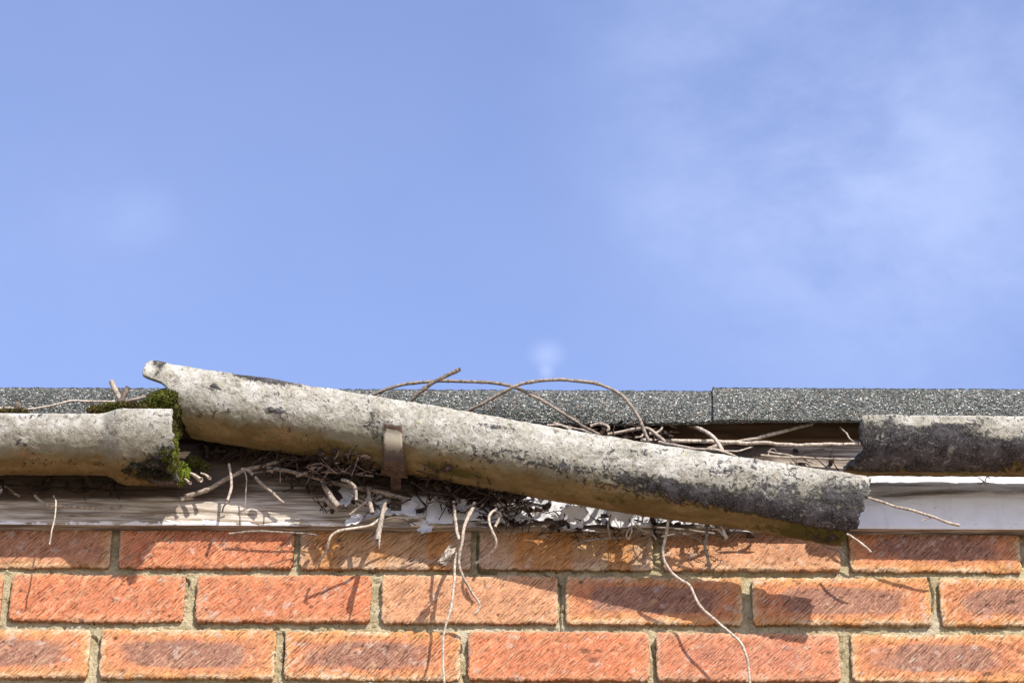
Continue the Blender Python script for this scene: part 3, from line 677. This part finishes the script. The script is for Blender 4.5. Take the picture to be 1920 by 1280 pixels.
GV = 'dry vine stems caught in the broken eaves'
def stem(name, label, cat, pts, wa, wb, light=.7, hollow=False, twigs=(), knots=True):
    if cat in ('vine', 'twig'): wa *= .90; wb *= .84
    a = Acc(); P = [at(x, y, d/1000.) for x, y, d in pts]
    sd = int(abs(pts[0][0])*7+pts[0][1]) % 9973
    tube(a, catmull(P), wa/2*PX, wb/2*PX, sd, light, hollow=hollow, knots=knots)
    for (tp, ta, tb) in twigs: tube(a, catmull([at(x, y, d/1000.) for x, y, d in tp]), ta/2*PX, tb/2*PX, sd+3, light, sides=6)
    return tag(a.build(name, M_VINE, origin=tuple(P[0])), label, cat, GV)
S = stem
S('vine_stem', 'long brown vine arching just above the felt edge left of centre', 'vine', [(688,746,80),(720,731,85),(760,719,88),(805,715,92),(862,715,95),(920,717,98),(975,731,102),(1040,765,100),(1085,793,92),(1122,816,80)], 7, 7.5, .3)
S('broken_stick', 'straight brown stick crossing the arch and pointing up into the sky', 'stick', [(765,757,84),(785,737,94),(820,713,104),(863,693,112)], 8, 7.5, .25)
S('vine_stem', 'second brown vine arching highest against the sky, right of centre', 'vine', [(872,774,84),(905,755,96),(955,729,108),(985,717,112),(1030,712,116),(1085,713,116),(1130,722,114),(1165,742,110),(1195,778,104),(1217,826,96)], 7, 7.5, .38)
S('vine_stem', 'thick pale stem running level below the felt to the right gutter break', 'vine', [(1200,824,40),(1250,826,44),(1330,827,48),(1400,830,50),(1500,833,52),(1616,832,54)], 9, 8, .85, knots=False)
S('vine_stem', 'tan stem slanting up to the right below the felt edge', 'vine', [(1325,842,36),(1360,832,36),(1400,824,36),(1440,815,36),(1490,802,34),(1525,794,30)], 9, 7, .7)
S('vine_stem', 'short pale stem curling over the level stem right of centre', 'vine', [(1290,798,30),(1310,804,46),(1328,812,58),(1343,826,64),(1353,844,64)], 8, 9, .8)
S('vine_stem', 'tan stem lying along the top lip of the hanging gutter', 'vine', [(1236,828,70),(1275,836,88),(1310,842,100),(1345,844,106),(1375,854,100),(1392,866,90)], 7, 7, .65)
S('vine_stem', 'bent tan twig in the dark gap beside the second arch, with a forked tip', 'vine', [(1140,815,60),(1175,808,60),(1208,803,62),(1225,810,64),(1248,828,66)], 7, 8, .65, twigs=[([(1218,812,64),(1235,808,62),(1243,800,60)], 6, 4), ([(1192,819,60),(1203,817,62),(1207,811,62)], 4, 4)])
S('vine_stem', 'tan twig slanting down in the gap under the felt at the centre', 'vine', [(1040,793,50),(1065,801,54),(1090,806,60),(1112,812,66)], 6, 6, .6, twigs=[([(1025,797,50),(1050,798,52),(1072,808,56)], 5, 4)])
S('vine_stem', 'curled twig loop in the dark gap between the two arches', 'vine', [(1108,797,52),(1122,793,54),(1138,797,56),(1140,805,56),(1132,808,54)], 7, 6, .5)
S('vine_stem', 'thin twig lying low on the fascia in front of the right gutter break', 'vine', [(1425,852,26),(1460,857,28),(1500,858,28),(1560,861,28),(1612,862,30)], 5, 5, .7, twigs=[([(1440,846,28),(1480,854,28),(1530,868,26)], 4, 3)])
S('vine_stem', 'fine curved rootlet above the lip of the hanging gutter', 'vine', [(1350,846,66),(1378,847,60),(1402,841,50),(1412,838,46)], 4, 3, .7, twigs=[([(1440,852,34),(1444,842,36),(1452,842,36),(1455,850,34)], 2.5, 2)])
S('thin_twig', 'thin pale twig curving onto the jagged end of the right gutter', 'twig', [(1576,800,40),(1588,813,60),(1597,824,80),(1610,830,100)], 3, 4, .6)
S('vine_stem', 'whitish vine winding along the felt above the left gutter', 'vine', [(-20,765,88),(20,766,90),(55,766,92),(90,762,92),(130,753,90),(165,751,90),(200,752,92),(232,753,94)], 4.5, 5, .95, knots=False)
S('vine_stem', 'grey vine rising from the moss to the end of the hanging gutter', 'vine', [(236,754,94),(262,747,92),(285,738,86),(310,730,76)], 7, 7, .35)
S('cut_stump', 'pale cut stem leaning left, standing in the left gutter', 'stick', [(229,758,96),(222,742,96),(214,727,96),(209,714,96)], 11, 11, .6, hollow=True)
S('cut_stump', 'dark cut stem leaning right beside the pale one in the left gutter', 'stick', [(224,758,102),(230,745,102),(236,735,102),(241,728,102)], 11, 10, .1)
S('cut_stump', 'short dark mossy stub standing near the left edge of the photo', 'stick', [(31,775,98),(32,763,98),(34,753,98)], 12, 12, .12)
S('vine_stem', 'curved vine lying on the shaded fascia under the left gutter', 'vine', [(66,928,26),(78,940,30),(95,948,34),(125,949,34),(160,951,32),(195,954,30),(228,950,24)], 7, 6, .55)
S('thin_twig', 'thin sunlit twig hanging from the fascia in front of the first brick', 'twig', [(100,930,44),(106,943,60),(101,975,66),(96,1000,66),(92,1020,64)], 3, 3.5, .9)
S('thin_twig', 'short tan stub on the dark fascia near the left edge', 'twig', [(8,910,26),(22,920,30),(37,929,30)], 6, 6, .4)
S('branch', 'grey branch sloping from below the hanging gutter down to the left fascia', 'branch', [(552,855,40),(510,867,38),(470,878,36),(455,881,36),(420,898,34),(385,918,28),(345,932,24)], 7, 9, .5, twigs=[([(452,880,37),(466,882,38),(500,915,38),(532,943,36)], 7, 6), ([(458,882,38),(462,900,38),(461,930,34),(456,965,28)], 3, 2.5)])
S('thin_twig', 'short broken twig hanging below the grey branch, sunlit at its end', 'twig', [(430,868,44),(433,895,48),(433,915,52),(427,937,54)], 6, 7, .75, hollow=True)
S('thin_twig', 'small angled twig on the lit fascia under the short broken one', 'twig', [(432,936,34),(420,948,30),(416,960,28)], 4, 4, .4)
S('branch', 'dark stem running level among the litter left of the bracket', 'branch', [(500,876,44),(545,884,44),(585,893,44),(630,905,42),(700,920,36),(760,935,32)], 7, 9, .25)
S('vine_stem', 'split tan stem end among the litter left of the bracket', 'vine', [(555,892,50),(590,884,52),(630,884,50),(700,893,44)], 7, 6, .4)
S('hollow_stem', 'hollow broken stem slanting down to the right, left of the bracket', 'stem', [(604,902,44),(614,920,48),(625,938,52),(635,950,54)], 9, 13, .55, hollow=True, knots=False)
S('hollow_stem', 'thinner hollow stem just under the other, slanting the same way', 'stem', [(608,934,40),(620,945,42),(634,956,44)], 7, 7, .5, hollow=True, knots=False)
S('vine_stem', 'hooked tan stem curling down in front of the grey paint flap', 'vine', [(641,898,60),(652,901,62),(662,910,64),(666,922,64),(667,938,62)], 7, 7, .6)
S('thin_twig', 'twig slanting up to the right above the white paint wedge', 'twig', [(656,963,40),(672,952,44),(692,936,48)], 6, 6, .55)
S('hollow_stem', 'short hollow stem hanging left of the bracket arm', 'stem', [(690,922,46),(694,940,50),(698,962,54)], 7, 9, .5, hollow=True, knots=False)
S('hollow_stem', 'splintered hollow stem hanging over the first brick course below the bracket', 'stem', [(722,940,50),(716,965,58),(712,990,66),(709,1012,70)], 7, 11, .45, hollow=True, knots=False, twigs=[([(711,1008,70),(711,1020,72),(711,1028,72)], 5, 1.5)])
S('vine_stem', 'pale vine hooking left and down across the first brick course', 'vine', [(725,952,44),(708,975,52),(690,985,56),(665,990,60),(640,994,62),(622,1003,62),(614,1018,58),(611,1033,50),(602,1046,38),(598,1060,24)], 6, 5.5, .9)
S('thin_twig', 'thin dark twig bent along the fascia just right of the bracket', 'twig', [(716,974,44),(735,970,42),(757,974,36),(780,984,30)], 3.5, 3, .1)
S('vine_stem', 'thick pale vine forked at the top and kinked over the second brick course', 'vine', [(890,942,56),(878,968,62),(869,990,66),(866,1015,66),(862,1040,62),(862,1062,56),(870,1085,50),(882,1104,42),(893,1120,36),(900,1133,34),(897,1145,34),(890,1150,34)], 8, 5, .75, twigs=[([(852,938,50),(853,962,54),(856,990,60),(862,1012,64)], 5, 6)])
S('vine_stem', 'long thin pale vine dangling straight down past the bottom edge at centre', 'vine', [(856,1035,58),(852,1058,56),(851,1085,54),(848,1120,52),(843,1148,50),(833,1178,48),(829,1205,46),(830,1240,44),(833,1275,42),(831,1320,40)], 5.5, 5, .95, knots=False)
S('vine_stem', 'pale S shaped vine curling down left over the joint of the top course', 'vine', [(930,952,60),(918,965,62),(916,980,64),(923,996,64),(930,1012,60),(927,1030,52),(912,1045,40),(892,1056,26)], 6, 5, .9)
S('thin_twig', 'short tan twig hanging beside the S shaped vine', 'twig', [(926,956,52),(938,962,54),(934,975,54),(929,986,54)], 4, 6, .6)
S('vine_stem', 'long pale vine wandering down the bricks right of centre', 'vine', [(1253,955,60),(1251,985,62),(1247,1010,60),(1244,1030,56),(1246,1050,52),(1258,1072,46),(1275,1087,42),(1292,1098,40),(1303,1118,40),(1318,1143,42),(1345,1166,44),(1372,1187,46),(1390,1208,46),(1401,1235,44),(1405,1262,42),(1409,1320,40)], 6, 5.5, .9, knots=False)
S('vine_stem', 'dark bent stem hanging below the hanging gutter over the top course', 'vine', [(1325,975,50),(1326,995,54),(1324,1010,54),(1321,1025,52),(1326,1045,50),(1328,1066,46)], 8, 7, .22)
S('thin_twig', 'short pale forked stub below the hanging gutter, right of the dark stem', 'twig', [(1352,980,60),(1358,995,64),(1364,1010,66)], 7, 7, .85, hollow=True, twigs=[([(1336,992,56),(1346,992,60),(1360,1004,64)], 4, 4)])
S('vine_stem', 'thin brown stem lying along the fascia bottom below the hanging gutter', 'vine', [(1240,1004,30),(1280,1002,34),(1305,1008,36),(1318,1018,36),(1326,1016,36)], 5, 5, .3, twigs=[([(1230,988,30),(1290,994,34),(1340,1000,38)], 4, 4)])
S('thin_twig', 'thin stem under the fascia edge between the two long hanging vines', 'twig', [(1085,1018,26),(1108,1012,30),(1135,1008,28),(1175,1006,26)], 6, 4, .2)
S('thin_twig', 'small hooked twig at the fascia edge left of the long wandering vine', 'twig', [(1192,985,36),(1210,995,40),(1224,1002,40),(1232,1012,38)], 5, 5, .4)
S('thin_twig', 'pair of short pale curls dangling at the fascia edge right of centre', 'twig', [(1184,985,40),(1176,997,44),(1174,1006,44),(1180,1010,42)], 4, 3, .8, twigs=[([(1186,984,40),(1184,998,44),(1179,1010,42)], 4, 3)])
S('thin_twig', 'thin spur hanging over the fascia edge left of the dangling curls', 'twig', [(1145,965,44),(1140,985,44),(1142,1002,40),(1145,1012,36)], 4, 4, .3)
S('vine_stem', 'straight tan twig sticking out past the broken end over the white fascia', 'vine', [(1600,925,60),(1640,936,64),(1680,948,66),(1720,960,68),(1750,968,68),(1775,980,66),(1798,986,64)], 5, 6, .75, twigs=[([(1750,969,68),(1740,972,66),(1730,977,64)], 3.5, 3)], knots=False)
S('thin_twig', 'short pale twig pointing down right from the broken lower corner of the hanging gutter', 'twig', [(1580,997,50),(1600,1008,54),(1618,1021,54),(1633,1035,50)], 5, 5, .9)
S('thin_twig', 'dark splinter poking down under the broken lower corner of the hanging gutter', 'twig', [(1535,1018,70),(1555,1028,68),(1572,1034,66),(1582,1043,64)], 4, 3, .2)
S('thin_twig', 'brown stick lying under the fascia edge over the top brick course at left', 'twig', [(430,999,16),(480,996,20),(540,998,20),(597,1004,18)], 5, 4, .3)
S('thin_twig', 'tiny rootlet tuft on the sunlit fascia strip below the right gutter', 'twig', [(1835,895,30),(1845,902,34),(1855,906,34)], 2, 2, .2, twigs=[([(1845,902,34),(1838,908,36),(1832,906,36)], 2, 1.5), ([(1847,902,34),(1850,894,34),(1856,897,34)], 2, 1.5), ([(1842,900,34),(1846,907,36),(1850,909,36)], 2, 1.5)])
# curled snail-like husks at the socket end
for (x, y, r, lab) in ((352, 902, 6, 'leftmost small curled husk under the moss at the socket end'), (370, 896, 8, 'middle curled husk with a tail under the moss at the socket end'), (388, 893, 6, 'rightmost husk, slanting down beyond the moss at the socket end')):
    a = Acc(); c = at(x, y, .050); q = r*PX; e = Vector((q*1.3, -.003, -q*1.1))
    tube(a, catmull([c-e*1.7, c-e*.6+Vector((0, 0, q*.25)), c+e*.35, c+e*.8+Vector((-q*.1, 0, q*.2))], .0015), q*.28, q*.62, x, .9, sides=9, hollow=True, knots=False)
    tag(a.build('curled_husk', M_VINE, origin=tuple(c)), lab, 'husk', 'curled husks')

# withered seed clump caught on the vine
a = Acc(); c = np.array(at(840, 1040, .058)); n = 26
for (ox, oz, ln_, wd_, ang, sd) in ((0, 0, .015, .0055, 58, 3), (-.004, -.011, .009, .004, 20, 4)):
    U, V = np.meshgrid(np.linspace(-1, 1, n), np.linspace(-1, 1, n), indexing='ij'); an = math.radians(ang)
    wq = wd_*np.sqrt(np.maximum(0.02, 1-U*U))*(1+.5*(fbm(U*3+sd, V*0, sd, 3)-.5)*2)
    lx = U*ln_ + .002*(fbm(U*3, V*3+sd, sd, 2)-.5); lz = V*wq; oy = .0040*np.abs(V)**1.5+.005*(fbm(U*2+sd, V*1.5, sd+1, 2)-.5)*2
    P = np.stack([c[0]+ox+lx*math.cos(an)-lz*math.sin(an), c[1]-oy, c[2]+oz+lx*math.sin(an)+lz*math.cos(an)], -1)
    cc = np.zeros(P.shape); cc[..., 0] = .35+.6*fbm(U*3, V*3, sd+7, 2); a.grid(P, cc); a.grid(P+np.array((0, .0005, 0)), cc, flip=True)
tag(a.build('withered_leaf', M_VINE, origin=tuple(at(840, 1040, .06))), 'crumpled withered leaf caught beside the thick forked vine on the top course', 'leaf')

# fine litter ------------------------------------------------------
def litter(a, n, xr_, yr_, dr, lr, rr_, light, rs, leaf=.3):
    for k in range(n):
        x = rs.uniform(*xr_); y = yr_(x) if callable(yr_) else rs.uniform(*yr_)
        c = at(x, y, rs.uniform(*dr)/1000.)
        if 705 < x < 790 and c.y < -.032: continue
        ang = rs.uniform(0, math.pi); l = rs.uniform(*lr)/1000.
        d = Vector((math.cos(ang), rs.uniform(-.5, .5), math.sin(ang)*.8)).normalized()*l/2
        if c.y+abs(d.y) > -.021: d.y = 0
        if rs.rand() < leaf:
            s_ = rs.uniform(.003, .008); n_ = 4; U, V = np.meshgrid(np.linspace(-1, 1, n_), np.linspace(-1, 1, n_), indexing='ij')
            e1 = Vector(rs.uniform(-1, 1, 3)).normalized(); e2 = e1.cross(Vector(rs.uniform(-1, 1, 3))).normalized(); e3 = e1.cross(e2)
            Q = np.array(c)+(U*(1-.4*V*V))[..., None]*np.array(e1)*s_*.6+V[..., None]*np.array(e2)*s_+(U*U+.5*V*V)[..., None]*np.array(e3)*s_*.5
            cc = np.zeros(Q.shape); cc[..., 0] = rs.uniform(*light); a.grid(Q, cc); a.grid(Q+np.array(e3)*.0006, cc, flip=True)
        else:
            m_ = c+Vector(rs.uniform(-1, 1, 3))*l*.14
            tube(a, catmull([c-d, m_, c+d], .006), rs.uniform(*rr_)/1000., rs.uniform(*rr_)/1400., k, rs.uniform(*light), sides=5, knots=False)
rs = np.random.RandomState(12); a = Acc()
yb = lambda x: 856+(x-560)*.163
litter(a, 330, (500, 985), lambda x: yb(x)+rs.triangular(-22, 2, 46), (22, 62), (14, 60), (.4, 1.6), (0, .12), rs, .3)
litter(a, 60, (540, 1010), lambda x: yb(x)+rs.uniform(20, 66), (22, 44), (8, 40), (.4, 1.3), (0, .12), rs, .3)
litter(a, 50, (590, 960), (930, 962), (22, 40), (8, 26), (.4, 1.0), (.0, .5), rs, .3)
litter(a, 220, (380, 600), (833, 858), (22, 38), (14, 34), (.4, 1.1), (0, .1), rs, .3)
litter(a, 120, (930, 1330), lambda x: yb(x)-rs.uniform(12, 40), (24, 60), (14, 44), (.4, 1.3), (0, .1), rs, .35)  # hidden bits added behind the gutter to cast shadow on the fascia
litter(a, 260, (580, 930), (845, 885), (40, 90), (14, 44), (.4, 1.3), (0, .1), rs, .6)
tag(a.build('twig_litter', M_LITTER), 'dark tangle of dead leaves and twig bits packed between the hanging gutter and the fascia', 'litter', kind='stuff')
a = Acc()
litter(a, 110, (1080, 1260), (792, 822), (22, 60), (10, 40), (.4, 1.2), (0, .5), rs, .4)
litter(a, 26, (1260, 1600), (842, 872), (20, 34), (12, 50), (.3, .9), (.1, .6), rs, .2)
tag(a.build('twig_litter', M_LITTER), 'sparse twig bits in the open gap below the felt edge', 'litter', kind='stuff')
a = Acc()
litter(a, 110, (930, 1400), (950, 1004), (21, 32), (5, 24), (.3, 1.0), (0, .6), rs, .25)
litter(a, 34, (1000, 1420), (998, 1007), (10, 22), (4, 20), (.3, .8), (0, .4), rs, .15)
tag(a.build('twig_litter', M_LITTER), 'scattered bits stuck along the peeling fascia under the hanging gutter', 'litter', kind='stuff')
a = Acc()
litter(a, 60, (-20, 260), (900, 925), (20, 34), (8, 30), (.4, 1.0), (0, .3), rs, .4)
tag(a.build('twig_litter', M_LITTER), 'dark bits of litter on the shaded fascia under the left gutter', 'litter', kind='stuff')
# silt in the left gutter
X, T_ = np.meshgrid(np.linspace(-1.19, xr-.01, 500), np.linspace(0, 1, 26), indexing='ij')
Yv = -.026-.088*T_; Zv = zl_-.010+.010*fbm(X*1000/16, T_*8, 4, 4)+.006*(T_ < .85)*np.sin(T_*3)
a = Acc(); cc = np.zeros(X.shape+(3,)); cc[..., 1] = .8; cc[..., 0] = .5; a.grid(np.stack([X, Yv, Zv], -1), cc, flip=False)
tag(a.build('gutter_silt', M_MOSS), 'dark silt and moss filling the left gutter', 'silt', kind='stuff')

# ------------------------------------------------------------------ moss
def moss(blobs, label, seed, dens=1.0, name='moss_clump'):
    a = Acc(); rs = np.random.RandomState(seed); o0 = None
    for (px, py, d, rx, ry, rz, tone) in blobs:
        c = np.array(at(px, py, d/1000.)); o0 = c if o0 is None else o0
        R_ = np.array((rx*PX, rz*PX, ry*PX))
        nu, nv = 26, 16
        TH, PHI = np.meshgrid(np.linspace(0, 2*math.pi, nu, endpoint=False), np.linspace(.001, math.pi-.001, nv), indexing='xy')
        dirs = np.stack([np.sin(PHI)*np.cos(TH), np.sin(PHI)*np.sin(TH), np.cos(PHI)], -1)
        k = .72+.30*fbm(dirs[..., 0]*2.2+px, dirs[..., 2]*2.2+dirs[..., 1]*2, seed, 3)
        P = c+dirs*R_*k[..., None]; tc_ = np.array(tone)
        a.grid(P, np.broadcast_to(tc_*.7+np.array((.25, 0, 0)), P.shape), wrap=True, flip=True)
        n = int(dens*9.0*(rx*ry+rx*rz+ry*rz)/10.)
        D = rs.normal(size=(n, 3)); D /= np.linalg.norm(D, axis=1)[:, None]
        kk = .70+.34*fbm(D[:, 0]*2.2+px, D[:, 2]*2.2+D[:, 1]*2, seed, 3)
        B0 = c+D*R_*kk[:, None]*.96
        nrm = D/R_; nrm /= np.linalg.norm(nrm, axis=1)[:, None]
        T_ = nrm+rs.normal(size=(n, 3))*.45+np.array((0, 0, .25)); T_ /= np.linalg.norm(T_, axis=1)[:, None]
        sd = np.cross(T_, rs.normal(size=(n, 3))); sd /= np.linalg.norm(sd, axis=1)[:, None]
        ln = rs.uniform(.0022, .0055, (n, 1)); wd = rs.uniform(.0003, .0007, (n, 1))
        V = np.stack([B0-sd*wd, B0+sd*wd, B0+T_*ln*.6+sd*wd*.9, B0+T_*ln, B0+T_*ln*.6-sd*wd*.9], 1).reshape(-1, 3)
        base = np.arange(n)[:, None]*5
        jit = np.clip(tc_+rs.normal(size=(n, 1))*np.array((.05, .16, .20)), 0, 1)
        C = np.repeat(jit, 5, 0)
        a.add(V, np.concatenate([base+np.array([[0, 1, 2, 4]])], 0), C)
        a.f += (base+np.array([[4, 2, 3]])+a.n-len(V)).tolist(); a.m += [0]*n
    return tag(a.build(name, M_MOSS, origin=tuple(o0)), label, 'moss', 'moss clumps at the left gutter')
G_, Br = (0, .05, .18), (.05, .6, 0)
moss([(185,773,106,20,6,16,Br),(205,768,104,24,8,18,(0,.15,.05)),(230,765,102,20,8,18,Br),(248,764,102,16,8,16,(.1,.7,0)),(178,770,90,16,7,14,Br)], 'low olive moss hummock lying on the lip of the left gutter', 3)
moss([(282,762,100,22,12,20,G_),(305,752,98,26,18,26,G_),(324,748,94,22,17,24,(0,.02,.2)),(330,768,88,18,20,22,(.05,.2,.05)),(268,766,104,16,8,16,Br),(334,782,80,9,18,14,(.3,.4,0))], 'thick green and brown moss cushion under the upper end of the hanging gutter', 5)
moss([(322,806,98,7,20,12,(.25,.4,0)),(324,828,104,8,20,12,(0,.1,.35)),(325,850,106,8,18,10,(0,.1,.35)),(326,872,104,8,16,10,(.1,.2,.1)),(334,800,70,6,12,8,(.3,.5,0)),(333,812,70,6,10,10,(0,.2,.2))], 'narrow moss strip growing down the rim of the gutter socket', 7)
moss([(338,874,50,10,8,10,(0,.05,.5)),(342,888,46,14,14,12,(0,0,.95)),(337,902,46,9,7,9,(.1,.2,.3)),(362,866,40,18,8,10,(.25,.2,.15)),(382,874,36,12,7,10,(.3,.3,.1))], 'bright green moss tuft hanging below the gutter socket', 9)
moss([(298,862,102,24,20,5,(.85,.4,.0)),(284,880,90,30,16,6,(.92,.3,0)),(312,845,113,11,14,5,(.5,.2,.15)),(256,872,97,16,9,5,(.9,.2,0)),(306,892,82,24,11,6,(.9,.3,0)),(266,892,82,14,7,5,(.6,.8,0)),(308,858,106,9,8,4,(.2,.1,.30)),(240,882,89,9,5,5,(.9,.2,0))], 'dark crusted moss patch on the lower side of the gutter socket', 11, .8)
moss([(10,775,104,22,5,14,Br),(40,774,104,14,5,14,(.3,.6,0))], 'thin brown moss around the short stub at the left edge', 13)
